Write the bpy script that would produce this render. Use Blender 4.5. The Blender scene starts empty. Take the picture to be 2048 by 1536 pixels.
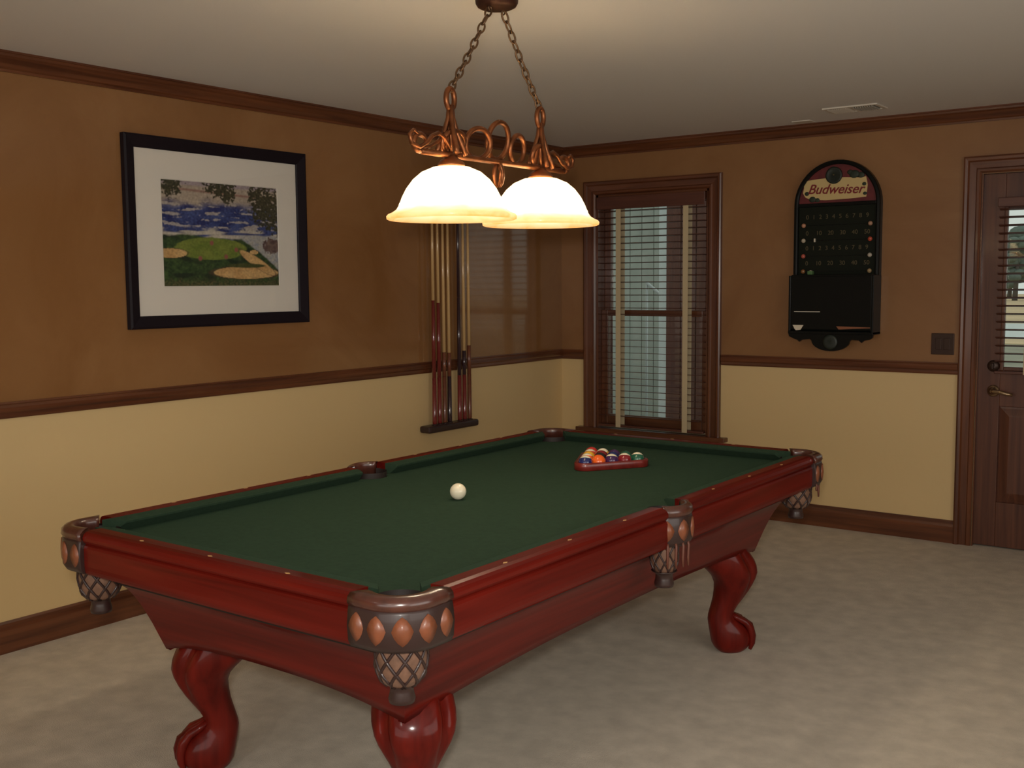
import bpy, bmesh, math, random
from mathutils import Vector, Matrix, noise
random.seed(4)
PI = math.pi
S = bpy.context.scene
C = S.collection

# ------------------------------------------------------------------ camera, world, lights, exposure
CAM = Vector((4.2619, -6.3797, 1.4987)); YAW, PITCH, ROLL, FPX = -0.6355, -0.0924, -0.0081, 2155.73
def cam_axes():
    f = Vector((math.cos(PITCH)*math.sin(YAW), math.cos(PITCH)*math.cos(YAW), math.sin(PITCH)))
    r = Vector((math.cos(YAW), -math.sin(YAW), 0)); u = r.cross(f)
    return math.cos(ROLL)*r+math.sin(ROLL)*u, -math.sin(ROLL)*r+math.cos(ROLL)*u, f
cd = bpy.data.cameras.new('camera'); cam = bpy.data.objects.new('camera', cd); C.objects.link(cam)
_r, _u, _f = cam_axes()
cam.matrix_world = Matrix(((_r.x, _u.x, -_f.x, CAM.x), (_r.y, _u.y, -_f.y, CAM.y), (_r.z, _u.z, -_f.z, CAM.z), (0, 0, 0, 1)))
cd.sensor_fit = 'HORIZONTAL'; cd.sensor_width = 36; cd.lens = FPX*36/2048; cd.clip_start = .05; cd.clip_end = 500
S.camera = cam
w = bpy.data.worlds.new('overcast_sky'); S.world = w; w.use_nodes = True
w.node_tree.nodes['Background'].inputs[0].default_value = (.80, .87, .86, 1)
w.node_tree.nodes['Background'].inputs[1].default_value = 1.0
def area(name, loc, direction, sx, sy, power, col):
    l = bpy.data.lights.new(name, 'AREA'); l.shape = 'RECTANGLE'; l.size = sx; l.size_y = sy; l.energy = power; l.color = col
    o = bpy.data.objects.new(name, l); C.objects.link(o); o.location = loc
    o.rotation_euler = Vector(direction).to_track_quat('-Z', 'Y').to_euler(); return o
area('rear_fill_area', (3.7, -9.35, 1.3), (0, 1, .02), 4.4, 1.6, 46, (1, .97, .92))  # added fill light from behind the camera; the rear wall has no windows
area('side_fill_area', (6.1, -4.6, 1.4), (-1, .05, .05), 3.4, 1.5, 41, (1, .97, .90))  # added fill light from the right, evens out the left wall
for _x, _y, _p in ((3.3, -7.7, 10), (1.3, -7.4, 2.5)):
    area('fill_downlight', (_x, _y, 2.425), (0, 0, -1), .16, .16, _p, (1, .95, .85)).data.shape = 'DISK'  # added ceiling fill lights, unseen behind the camera
fl = bpy.data.lights.new('camera_flash', 'SPOT'); fl.spot_size = math.radians(74); fl.spot_blend = .9; fl.energy = 190; fl.color = (1, .96, .88); fl.shadow_soft_size = .06
flo = bpy.data.objects.new('camera_flash', fl); C.objects.link(flo); flo.location = (4.27, -6.45, 1.62); flo.rotation_euler = Vector((_f.x, _f.y, _f.z-.03)).to_track_quat('-Z', 'Y').to_euler()
S.view_settings.view_transform = 'Standard'; S.view_settings.look = 'None'; S.view_settings.gamma = 1
S.view_settings.use_curve_mapping = False; S.view_settings.exposure = -0.08
BULB = 180.0

# ------------------------------------------------------------------ materials
def newmat(name):
    m = bpy.data.materials.new(name); m.use_nodes = True
    n = m.node_tree.nodes; return m, n, m.node_tree.links, n['Principled BSDF']
def rgba(c): return (c[0], c[1], c[2], 1)
def plain(name, col, rough=.5, metal=0, coat=0, spec=.5, bump=0, bscale=200, var=0, vscale=8):
    m, n, l, b = newmat(name)
    b.inputs['Base Color'].default_value = rgba(col); b.inputs['Roughness'].default_value = rough
    b.inputs['Metallic'].default_value = metal; b.inputs['Coat Weight'].default_value = coat
    b.inputs['Coat Roughness'].default_value = .08; b.inputs['Specular IOR Level'].default_value = spec
    tc = n.new('ShaderNodeTexCoord')
    if var:
        nz = n.new('ShaderNodeTexNoise'); nz.inputs['Scale'].default_value = vscale; nz.inputs['Detail'].default_value = 5
        l.new(tc.outputs['Object'], nz.inputs['Vector'])
        cr = n.new('ShaderNodeValToRGB'); cr.color_ramp.elements[0].position = .3; cr.color_ramp.elements[1].position = .7
        cr.color_ramp.elements[0].color = rgba([c*(1-var) for c in col]); cr.color_ramp.elements[1].color = rgba([min(1, c*(1+var)) for c in col])
        l.new(nz.outputs['Fac'], cr.inputs[0]); l.new(cr.outputs[0], b.inputs['Base Color'])
    if bump:
        nb = n.new('ShaderNodeTexNoise'); nb.inputs['Scale'].default_value = bscale; nb.inputs['Detail'].default_value = 3
        l.new(tc.outputs['Object'], nb.inputs['Vector'])
        bp = n.new('ShaderNodeBump'); bp.inputs['Strength'].default_value = bump; bp.inputs['Distance'].default_value = .004
        l.new(nb.outputs['Fac'], bp.inputs['Height']); l.new(bp.outputs[0], b.inputs['Normal'])
    return m
def wood(name, dark, light, axis, rough=.35, coat=.3, scale=1.0, spec=.5, crough=.12):
    """grain runs along the given axis"""
    m, n, l, b = newmat(name)
    tc = n.new('ShaderNodeTexCoord'); mp = n.new('ShaderNodeMapping')
    sc = [38*scale]*3; sc['xyz'.index(axis)] = 1.6*scale; mp.inputs['Scale'].default_value = sc
    l.new(tc.outputs['Object'], mp.inputs['Vector'])
    nz = n.new('ShaderNodeTexNoise'); nz.inputs['Scale'].default_value = 1; nz.inputs['Detail'].default_value = 6; nz.inputs['Distortion'].default_value = .4
    l.new(mp.outputs[0], nz.inputs['Vector'])
    cr = n.new('ShaderNodeValToRGB'); cr.color_ramp.elements[0].position = .32; cr.color_ramp.elements[1].position = .72
    cr.color_ramp.elements[0].color = rgba(dark); cr.color_ramp.elements[1].color = rgba(light)
    l.new(nz.outputs['Fac'], cr.inputs[0]); l.new(cr.outputs[0], b.inputs['Base Color'])
    b.inputs['Roughness'].default_value = rough; b.inputs['Coat Weight'].default_value = coat; b.inputs['Coat Roughness'].default_value = crough
    b.inputs['Specular IOR Level'].default_value = spec
    return m
def faux_wall(name, a, c_, rough):
    m, n, l, b = newmat(name)
    tc = n.new('ShaderNodeTexCoord')
    n1 = n.new('ShaderNodeTexNoise'); n1.inputs['Scale'].default_value = 1.3; n1.inputs['Detail'].default_value = 7; n1.inputs['Roughness'].default_value = .6; n1.inputs['Distortion'].default_value = 1.6
    v1 = n.new('ShaderNodeTexVoronoi'); v1.inputs['Scale'].default_value = 1.7; v1.feature = 'SMOOTH_F1'
    l.new(tc.outputs['Object'], n1.inputs['Vector'])
    mx = n.new('ShaderNodeMixRGB'); mx.inputs[0].default_value = .25
    l.new(tc.outputs['Object'], mx.inputs[1]); l.new(n1.outputs['Color'], mx.inputs[2]); l.new(mx.outputs[0], v1.inputs['Vector'])
    ad = n.new('ShaderNodeMath'); ad.operation = 'MULTIPLY_ADD'; ad.inputs[1].default_value = .45
    l.new(v1.outputs['Distance'], ad.inputs[0]); l.new(n1.outputs['Fac'], ad.inputs[2])
    cr = n.new('ShaderNodeValToRGB'); cr.color_ramp.elements[0].position = .42; cr.color_ramp.elements[1].position = .95
    cr.color_ramp.elements[0].color = rgba(a); cr.color_ramp.elements[1].color = rgba(c_)
    l.new(ad.outputs[0], cr.inputs[0]); l.new(cr.outputs[0], b.inputs['Base Color'])
    b.inputs['Roughness'].default_value = rough
    return m
def glass(name, tint=(1, 1, 1), refl=1.0):
    m = bpy.data.materials.new(name); m.use_nodes = True; n = m.node_tree.nodes; l = m.node_tree.links
    n.remove(n['Principled BSDF'])
    t = n.new('ShaderNodeBsdfTransparent'); t.inputs[0].default_value = rgba(tint)
    g = n.new('ShaderNodeBsdfGlossy'); g.inputs['Roughness'].default_value = .02
    f = n.new('ShaderNodeFresnel'); f.inputs[0].default_value = 1.45
    ml = n.new('ShaderNodeMath'); ml.operation = 'MULTIPLY'; ml.inputs[1].default_value = refl; l.new(f.outputs[0], ml.inputs[0])
    mx = n.new('ShaderNodeMixShader'); l.new(ml.outputs[0], mx.inputs[0]); l.new(t.outputs[0], mx.inputs[1]); l.new(g.outputs[0], mx.inputs[2])
    l.new(mx.outputs[0], n['Material Output'].inputs[0]); return m
def shade_glass(name):
    m = bpy.data.materials.new(name); m.use_nodes = True; n = m.node_tree.nodes; l = m.node_tree.links
    n.remove(n['Principled BSDF'])
    tc = n.new('ShaderNodeTexCoord'); nz = n.new('ShaderNodeTexNoise'); nz.inputs['Scale'].default_value = 9; nz.inputs['Detail'].default_value = 4; nz.inputs['Distortion'].default_value = 1.5
    l.new(tc.outputs['Object'], nz.inputs['Vector'])
    cr = n.new('ShaderNodeValToRGB'); cr.color_ramp.elements[0].color = (.86, .47, .16, 1); cr.color_ramp.elements[1].color = (1, .91, .72, 1)
    cr.color_ramp.elements[0].position = .18; cr.color_ramp.elements[1].position = .62
    sp = n.new('ShaderNodeSeparateXYZ'); l.new(tc.outputs['Object'], sp.inputs[0])
    mr = n.new('ShaderNodeMapRange'); mr.inputs['From Min'].default_value = 1.70-2.44; mr.inputs['From Max'].default_value = 1.80-2.44; l.new(sp.outputs['Z'], mr.inputs['Value'])
    ma = n.new('ShaderNodeMath'); ma.operation = 'MULTIPLY_ADD'; ma.inputs[1].default_value = .35; l.new(nz.outputs['Fac'], ma.inputs[0]); l.new(mr.outputs[0], ma.inputs[2])
    l.new(ma.outputs[0], cr.inputs[0])
    t = n.new('ShaderNodeBsdfTranslucent'); d = n.new('ShaderNodeBsdfDiffuse'); g = n.new('ShaderNodeBsdfGlossy'); g.inputs['Roughness'].default_value = .15
    l.new(cr.outputs[0], t.inputs[0]); l.new(cr.outputs[0], d.inputs[0])
    m1 = n.new('ShaderNodeMixShader'); m1.inputs[0].default_value = .08; l.new(t.outputs[0], m1.inputs[1]); l.new(d.outputs[0], m1.inputs[2])
    m2 = n.new('ShaderNodeMixShader'); m2.inputs[0].default_value = .05; l.new(m1.outputs[0], m2.inputs[1]); l.new(g.outputs[0], m2.inputs[2])
    e = n.new('ShaderNodeEmission'); e.inputs[1].default_value = .68; l.new(cr.outputs[0], e.inputs[0]); a_ = n.new('ShaderNodeAddShader'); l.new(m2.outputs[0], a_.inputs[0]); l.new(e.outputs[0], a_.inputs[1])
    l.new(a_.outputs[0], n['Material Output'].inputs[0]); return m
def emit(name, col, s):
    m = bpy.data.materials.new(name); m.use_nodes = True; n = m.node_tree.nodes; l = m.node_tree.links
    n.remove(n['Principled BSDF']); e = n.new('ShaderNodeEmission'); e.inputs[0].default_value = rgba(col); e.inputs[1].default_value = s
    l.new(e.outputs[0], n['Material Output'].inputs[0]); return m
def painted(name, rough=.5):
    m, n, l, b = newmat(name); a = n.new('ShaderNodeAttribute'); a.attribute_name = 'paint'
    l.new(a.outputs['Color'], b.inputs['Base Color']); b.inputs['Roughness'].default_value = rough; return m

M = {}
M['upper'] = faux_wall('brown_faux_finish', (.235, .105, .036), (.31, .155, .062), .10)
M['upper_far'] = faux_wall('brown_faux_finish_far', (.235, .105, .036), (.31, .155, .062), .36)
M['lower'] = plain('cream_paint', (.69, .505, .25), .5, bump=.06, bscale=120)
M['ceiling'] = plain('ceiling_paint', (.79, .77, .745), .8, bump=.1, bscale=160)
M['carpet'] = plain('beige_carpet', (.64, .57, .47), .95, spec=.1, bump=.8, bscale=260, var=.11, vscale=11)
TD, TL = (.075, .022, .009), (.17, .055, .02)
for ax in 'xyz':
    M['trim'+ax] = wood('stained_trim_'+ax, TD, TL, ax, .32, .25)
    M['mah'+ax] = wood('mahogany_'+ax, (.076, .0042, .0024), (.160, .0105, .0056), ax, .42, .30, .8, .10, .14)
M['door'] = wood('stained_door', (.07, .022, .012), (.145, .05, .024), 'z', .4, .15)
M['slat'] = wood('blind_slat_wood', (.075, .024, .016), (.13, .045, .026), 'x', .4, .1)
M['tape'] = plain('blind_tape_cloth', (.58, .47, .29), .9)
M['felt'] = plain('green_felt', (.023, .043, .025), .95, spec=.1, bump=.25, bscale=500, var=.1, vscale=60)
M['felt'].node_tree.nodes['Principled BSDF'].inputs['Sheen Weight'].default_value = .05
M['felt'].node_tree.nodes['Principled BSDF'].inputs['Sheen Tint'].default_value = (.3, .6, .35, 1)
M['leather'] = plain('dark_leather', (.075, .022, .014), .30, coat=.9, var=.3, vscale=30)
M['leather'].node_tree.nodes['Principled BSDF'].inputs['Coat Roughness'].default_value = .2
M['leather_dark'] = plain('black_brown_leather', (.035, .016, .014), .4, coat=.2)
M['leather_tan'] = plain('tan_leather', (.23, .070, .030), .4, coat=.2, var=.15, vscale=40)
M['thong'] = plain('thong_leather', (.14, .045, .026), .5)
M['net'] = plain('net_leather', (.19, .10, .065), .35, coat=.3, var=.25, vscale=50)
M['sight'] = plain('rail_sight', (.62, .36, .14), .3)
M['liner'] = plain('pocket_liner', (.02, .012, .010), .6)
M['ivory'] = plain('ivory_resin', (.86, .78, .58), .08, coat=.6)
M['bronze'] = plain('copper_bronze_metal', (.20, .068, .024), .36, metal=.8, var=.35, vscale=25)
M['bronze_dark'] = plain('dark_bronze_metal', (.055, .02, .012), .45, metal=.6)
M['chain'] = plain('antique_chain_metal', (.15, .085, .045), .4, metal=.8)
M['shade'] = shade_glass('alabaster_glass')
M['bulb'] = emit('bulb_glow', (1, .84, .62), BULB)
M['black'] = plain('black_frame_lacquer', (.010, .006, .010), .5, spec=.2)
M['mat'] = plain('picture_mat_board', (.85, .80, .72), .9)
M['paint'] = painted('painted_print', .7)
M['glass'] = glass('window_glass', (.88, .89, .85), 1.0)
M['pglass'] = glass('picture_glass', (.97, .97, .97), .25)
M['white_metal'] = plain('white_register', (.72, .66, .56), .5)
M['dark'] = plain('duct_shade_black', (.012, .012, .012), .8)
M['switch'] = plain('oiled_bronze_plate', (.045, .022, .014), .4, metal=.4)
M['brass'] = plain('aged_brass', (.42, .30, .18), .22, metal=.9)
M['cue_maple'] = wood('cue_maple', (.55, .34, .14), (.70, .46, .22), 'z', .2, .5)
M['cue_red'] = plain('cue_red_lacquer', (.17, .018, .016), .15, coat=.8)
M['cue_brown'] = plain('cue_brown_wrap', (.16, .05, .025), .3, coat=.4, var=.2, vscale=60)
M['cue_black'] = plain('cue_black_lacquer', (.035, .016, .022), .15, coat=.8)
M['cue_tip'] = plain('cue_tip_ferrule', (.75, .68, .55), .4)
M['board'] = plain('scoreboard_black', (.008, .008, .007), .3, spec=.12)
M['board_green'] = plain('scoreboard_field', (.012, .014, .009), .6, spec=.1)
M['board_red'] = plain('header_red', (.12, .012, .014), .5, var=.3, vscale=20)
M['banner'] = plain('banner_cream', (.62, .46, .20), .6)
M['script_red'] = plain('script_red', (.20, .010, .014), .5)
M['medal'] = plain('medallion_green', (.014, .020, .014), .5)
M['gold'] = plain('dim_gold_print', (.10, .075, .03), .6)
M['hops'] = plain('hop_leaf_green', (.02, .03, .016), .6)
M['white'] = plain('white_marks', (.7, .62, .48), .4)
M['orange_strip'] = plain('strip_orange', (.25, .085, .035), .5)
M['chalk_green'] = plain('chalk_green', (.10, .20, .07), .7)
M['ext_brown'] = wood('exterior_brown_boards', (.06, .018, .012), (.105, .036, .022), 'z', .7, 0)
M['ext_pale'] = plain('exterior_pale_post', (.58, .64, .64), .8)
M['ext_grey'] = plain('exterior_grey_siding', (.34, .37, .33), .8, var=.15, vscale=3)
M['ext_green'] = plain('hedge_green', (.07, .09, .06), .9, var=.4, vscale=9)
M['grass'] = plain('winter_grass', (.30, .29, .22), .95, var=.2, vscale=1.2)
M['tan'] = plain('tan_dry_bank', (.62, .46, .28), .95, var=.15, vscale=.4)
M['lake'] = plain('pale_lake_water', (.62, .68, .68), .25, bump=.1, bscale=3)
M['concrete'] = plain('porch_concrete', (.36, .38, .37), .9, var=.1, vscale=4)
M['tree'] = plain('hazy_tree_foliage', (.13, .17, .15), .95, var=.3, vscale=1.5)
M['bark'] = plain('tree_bark', (.12, .11, .10), .95)

# ------------------------------------------------------------------ helpers
def link(o, parent=None):
    C.objects.link(o)
    if parent: o.parent = parent
    return o
def tag(o, label=None, cat=None, group=None, kind=None):
    if label: o['label'] = label
    if cat: o['category'] = cat
    if group: o['group'] = group
    if kind: o['kind'] = kind
    return o
def thing(name, loc, label, cat, group=None, rz=0):
    o = bpy.data.objects.new(name, None); C.objects.link(o); o.location = loc; o.rotation_euler = (0, 0, rz); o.empty_display_size = .1
    return tag(o, label, cat, group)
class MB:
    """collects shapes of ONE part"""
    def __init__(s): s.v = []; s.f = []; s.m = []; s.sm = []
    def add(s, v, f, mi=0, smooth=False):
        k = len(s.v); s.v += [tuple(p) for p in v]; s.f += [tuple(i+k for i in q) for q in f]; s.m += [mi]*len(f); s.sm += [smooth]*len(f); return s
    def box(s, a, b, mi=0):
        (x0, y0, z0), (x1, y1, z1) = a, b
        v = [(x0, y0, z0), (x1, y0, z0), (x1, y1, z0), (x0, y1, z0), (x0, y0, z1), (x1, y0, z1), (x1, y1, z1), (x0, y1, z1)]
        return s.add(v, [(0, 3, 2, 1), (4, 5, 6, 7), (0, 1, 5, 4), (1, 2, 6, 5), (2, 3, 7, 6), (3, 0, 4, 7)], mi)
    def bbox(s, a, b, bev=.003, mi=0, seg=2):
        bm = bmesh.new(); t = MB().box(a, b); vs = [bm.verts.new(p) for p in t.v]
        for q in t.f: bm.faces.new([vs[i] for i in q])
        bmesh.ops.bevel(bm, geom=bm.edges[:], offset=bev, segments=seg, affect='EDGES', profile=.5)
        bm.verts.index_update(); s.add([p.co.copy() for p in bm.verts], [tuple(p.index for p in q.verts) for q in bm.faces], mi); bm.free(); return s
    def prism(s, poly, d0, d1, plane='xz', mi=0):
        """extrude polygon [(a,b)] between d0 and d1 on the remaining axis"""
        def P(a, b, d): return {'xz': (a, d, b), 'yz': (d, a, b), 'xy': (a, b, d)}[plane]
        n = len(poly); v = [P(a, b, d0) for a, b in poly]+[P(a, b, d1) for a, b in poly]
        f = [tuple(range(n)), tuple(range(2*n-1, n-1, -1))]+[(i, n+i, n+(i+1) % n, (i+1) % n) for i in range(n)]
        return s.add(v, f, mi)
    def loft(s, rings, closed=True, caps=True, mi=0, smooth=True, loop=False):
        n = len(rings[0]); v = [p for r in rings for p in r]; f = []
        R = len(rings)
        for i in range(R if loop else R-1):
            j = (i+1) % R
            for k in range(n if closed else n-1):
                k2 = (k+1) % n; f.append((i*n+k, i*n+k2, j*n+k2, j*n+k))
        s.add(v, f, mi, smooth)
        if caps and closed and not loop:
            b = len(s.v)-len(v)
            s.f += [tuple(b+k for k in range(n))[::-1], tuple(b+(R-1)*n+k for k in range(n))]; s.m += [mi]*2; s.sm += [False]*2
        return s
    def tube(s, pts, r, seg=8, loop=False, mi=0, sx=1):
        pts = [Vector(p) for p in pts]; n = len(pts); rr = r if isinstance(r, (list, tuple)) else [r]*n
        rings = []; up = None
        for i, p in enumerate(pts):
            if loop: t = pts[(i+1) % n]-pts[i-1]
            else: t = pts[min(i+1, n-1)]-pts[max(i-1, 0)]
            t.normalize()
            if up is None:
                up = Vector((0, 0, 1)) if abs(t.z) < .9 else Vector((1, 0, 0))
            a = t.cross(up).normalized(); up = a.cross(t).normalized()
            rings.append([p+(a*math.cos(2*PI*k/seg)*sx+up*math.sin(2*PI*k/seg))*rr[i] for k in range(seg)])
        return s.loft(rings, mi=mi, loop=loop)
    def lathe(s, prof, c=(0, 0, 0), seg=32, axis='z', mi=0, caps=True, smooth=True):
        rings = []
        for r, h in prof:
            ring = []
            for k in range(seg):
                a = 2*PI*k/seg; x, y = r*math.cos(a), r*math.sin(a)
                p = {'z': (x, y, h), 'y': (x, h, y), 'x': (h, x, y)}[axis]; ring.append((c[0]+p[0], c[1]+p[1], c[2]+p[2]))
            rings.append(ring)
        return s.loft(rings, caps=caps, mi=mi, smooth=smooth)
    def ball(s, r, c=(0, 0, 0), seg=24, rings=14, mi=0, sc=(1, 1, 1)):
        v = []; f = []
        for i in range(1, rings):
            t = PI*i/rings
            for k in range(seg):
                a = 2*PI*k/seg; v.append((c[0]+sc[0]*r*math.sin(t)*math.cos(a), c[1]+sc[1]*r*math.sin(t)*math.sin(a), c[2]+sc[2]*r*math.cos(t)))
        for i in range(rings-2):
            for k in range(seg): f.append((i*seg+k, (i+1)*seg+k, (i+1)*seg+(k+1) % seg, i*seg+(k+1) % seg))
        v += [(c[0], c[1], c[2]+sc[2]*r), (c[0], c[1], c[2]-sc[2]*r)]; n = len(v)
        for k in range(seg): f.append((n-2, k, (k+1) % seg)); f.append((n-1, (rings-2)*seg+(k+1) % seg, (rings-2)*seg+k))
        return s.add(v, f, mi, True)
    def mesh(s, name, mats, fix=True):
        me = bpy.data.meshes.new(name); me.from_pydata(s.v, [], s.f)
        for m in (mats if isinstance(mats, (list, tuple)) else [mats]): me.materials.append(M[m] if isinstance(m, str) else m)
        me.polygons.foreach_set('material_index', s.m); me.polygons.foreach_set('use_smooth', s.sm)
        if fix:
            bm = bmesh.new(); bm.from_mesh(me); bmesh.ops.recalc_face_normals(bm, faces=bm.faces[:]); bm.to_mesh(me); bm.free()
        me.update(); return me
    def obj(s, name, mats, parent=None, loc=None, fix=True):
        o = bpy.data.objects.new(name, s.mesh(name, mats, fix)); link(o, parent)
        if loc: o.location = loc
        return o
def inst(name, me, parent, loc=(0, 0, 0), rot=(0, 0, 0), scale=(1, 1, 1)):
    o = bpy.data.objects.new(name, me); link(o, parent); o.location = loc; o.rotation_euler = rot; o.scale = scale; return o
def text_mesh(name, txt, size, mat, shear=0, extrude=.0008, space=1.0, bold=0):
    cu = bpy.data.curves.new(name, 'FONT'); cu.body = txt; cu.size = size; cu.shear = shear; cu.offset = bold; cu.extrude = extrude; cu.align_x = 'CENTER'; cu.align_y = 'CENTER'; cu.space_character = space
    o = bpy.data.objects.new(name, cu); C.objects.link(o); bpy.context.view_layer.update()
    me = bpy.data.meshes.new_from_object(o.evaluated_get(bpy.context.evaluated_depsgraph_get())); C.objects.unlink(o); bpy.data.objects.remove(o)
    me.materials.clear(); me.materials.append(M[mat]); me.name = name; return me
def struct(o, label): return tag(o, label, kind='structure')

# ------------------------------------------------------------------ room shell
H = 2.44; RX = 6.3; RY = -9.5
HR, HRT = .969, 1.036
struct(MB().box((-.2, RY-.2, -.1), (RX+.2, .15, 0)).obj('floor', 'carpet'), 'beige cut-pile carpet across the game room floor')
struct(MB().box((-.2, RY-.2, H), (RX+.2, .15, H+.1)).obj('ceiling', 'ceiling'), 'flat off-white painted ceiling')
def wall_cells(name, label, us, holes, make, mats=('lower', 'upper')):
    mb = MB(); zs = sorted({0, 1.0, H} | {z for h in holes for z in h[2:]}); us = sorted(set(us) | {u for h in holes for u in h[:2]})
    for i in range(len(us)-1):
        for j in range(len(zs)-1):
            uc, zc = (us[i]+us[i+1])/2, (zs[j]+zs[j+1])/2
            if any(h[0] < uc < h[1] and h[2] < zc < h[3] for h in holes): continue
            mb.box(*make(us[i], us[i+1], zs[j], zs[j+1]), mi=0 if zc < 1.0 else 1)
    return struct(mb.obj(name, mats, fix=False), label)
WIN = (.29, 1.14, .50, 2.10); DOOR = (2.788, 3.722, 0, 2.082)
wall_cells('wall_left', 'left wall, brown mottled finish above a wooden chair rail and cream below', [RY, 0], [], lambda a, b, z0, z1: ((-.15, a, z0), (0, b, z1)))
wall_cells('wall_far', 'far wall with the window and the door, brown above and cream below', [-.15, RX+.15], [WIN, DOOR], lambda a, b, z0, z1: ((a, 0, z0), (b, .15, z1)), ('lower', 'upper_far'))
wall_cells('wall_right', 'right wall of the room beside the photographer', [RY, 0], [], lambda a, b, z0, z1: ((RX, a, z0), (RX+.15, b, z1)))
wall_cells('wall_near', 'rear wall of the room behind the photographer', [-.15, RX+.15], [], lambda a, b, z0, z1: ((a, RY-.15, z0), (b, RY, z1)))

def run_y(name, prof, y0, y1, mit0, mit1, label, mat='trimy', side=1, x0=0.):
    """moulding on a wall x=x0; prof=[(offset from wall, z)]"""
    r0 = [(x0+side*o, y0+(o if mit0 else 0), z) for o, z in prof]; r1 = [(x0+side*o, y1-(o if mit1 else 0), z) for o, z in prof]
    return struct(MB().loft([r0, r1], smooth=False).obj(name, mat), label)
def run_x(name, prof, xa, xb, mit0, mit1, label, mat='trimx', side=-1, y0=0.):
    r0 = [(xa+(o if mit0 else 0), y0+side*o, z) for o, z in prof]; r1 = [(xb-(o if mit1 else 0), y0+side*o, z) for o, z in prof]
    return struct(MB().loft([r0, r1], smooth=False).obj(name, mat), label)
CROWN = [(0, 2.364), (.010, 2.364), (.012, 2.374), (.020, 2.380), (.026, 2.394), (.040, 2.412), (.050, 2.420), (.052, 2.430), (.056, 2.432), (.056, H), (0, H)]
RAIL = [(0, HR), (.012, HR), (.016, HR+.008), (.016, HR+.022), (.022, HR+.030), (.024, HR+.045), (.020, HR+.056), (.014, HR+.060), (.012, HRT), (0, HRT)]
BASE = [(0, 0), (.016, 0), (.016, .095), (.012, .108), (.010, .122), (.005, .131), (0, .131)]
run_y('trim_1', CROWN, RY, 0, False, True, 'stained wood crown moulding along the left wall')
run_x('trim_2', CROWN, 0, RX, True, False, 'stained wood crown moulding along the far wall')
run_y('trim_3', RAIL, RY, 0, False, True, 'stained wood chair rail along the left wall')
run_x('trim_4', RAIL, 0, .195, True, False, 'short chair rail piece between the corner and the window')
run_x('trim_5', RAIL, 1.24, 2.69, False, False, 'chair rail on the far wall between window and door')
run_x('trim_6', RAIL, 3.82, RX, False, False, 'chair rail on the far wall right of the door')
run_y('baseboard_left', BASE, RY, 0, False, True, 'stained wood baseboard along the left wall')
run_x('baseboard_far', BASE, 0, 2.69, True, False, 'stained wood baseboard along the far wall left of the door')
run_x('baseboard_far', BASE, 3.82, RX, False, False, 'stained wood baseboard along the far wall right of the door')

# ------------------------------------------------------------------ window
def casing_parts(parent, x0, x1, z0, z1, wd, up=True):
    """moulded casing: two jamb pieces and a head, mitred"""
    prof = [(0, -.012), (.010, -.020), (.022, -.020), (.028, -.014), (.062, -.016), (.070, -.026), (.084, -.028), (wd, -.024)]  # (distance from opening, y)
    def strip(fn, mat):
        rings = []
        for e in (0, 1): rings.append([fn(d, y, e) for d, y in prof]+[fn(wd, 0, e), fn(0, 0, e)])
        MB().loft(rings, smooth=False).obj('casing', mat, parent)
    strip(lambda d, y, e: (x0-d, y, z0 if e == 0 else z1+d), 'trimz')
    strip(lambda d, y, e: (x1+d, y, z0 if e == 0 else z1+d), 'trimz')
    strip(lambda d, y, e: (x0-d if e == 0 else x1+d, y, z1+d), 'trimx')
wn = thing('window_1', (0, 0, 0), 'double-hung window with stained wood casing in the far wall', 'window'); tag(wn, kind='structure')
casing_parts(wn, .29, 1.14, .50, 2.10, .093)
MB().bbox((.15, -.060, .470), (1.285, .03, .500), .006).obj('sill', 'trimx', wn)
MB().bbox((.20, -.022, .40), (1.235, 0, .470), .004).obj('sill_apron', 'trimx', wn)
for a, b in (((.29, .0, .50), (.305, .15, 2.10)), ((1.125, .0, .50), (1.14, .15, 2.10))): MB().box(a, b).obj('jamb', 'trimz', wn)
MB().box((.29, .0, 2.085), (1.14, .15, 2.10)).obj('head_jamb', 'trimx', wn)
def sash(name, x0, x1, z0, z1, y0, y1, wid, bot, top):
    s = MB().bbox((x0, y0, z0), (x0+wid, y1, z1), .003).obj(name, 'trimz', wn)
    MB().bbox((x1-wid, y0, z0), (x1, y1, z1), .003).obj('stile', 'trimz', s)
    MB().bbox((x0+wid, y0, z0), (x1-wid, y1, z0+bot), .003).obj('sash_rail', 'trimx', s)
    MB().bbox((x0+wid, y0, z1-top), (x1-wid, y1, z1), .003).obj('sash_rail', 'trimx', s)
    MB().box((x0+wid-.004, (y0+y1)/2-.002, z0+bot-.004), (x1-wid+.004, (y0+y1)/2+.002, z1-top+.004)).obj('pane', 'glass', s)
sash('lower_sash', .305, 1.125, .515, 1.315, .045, .080, .050, .075, .040)
sash('upper_sash', .305, 1.125, 1.275, 2.085, .085, .120, .050, .040, .055)

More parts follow.
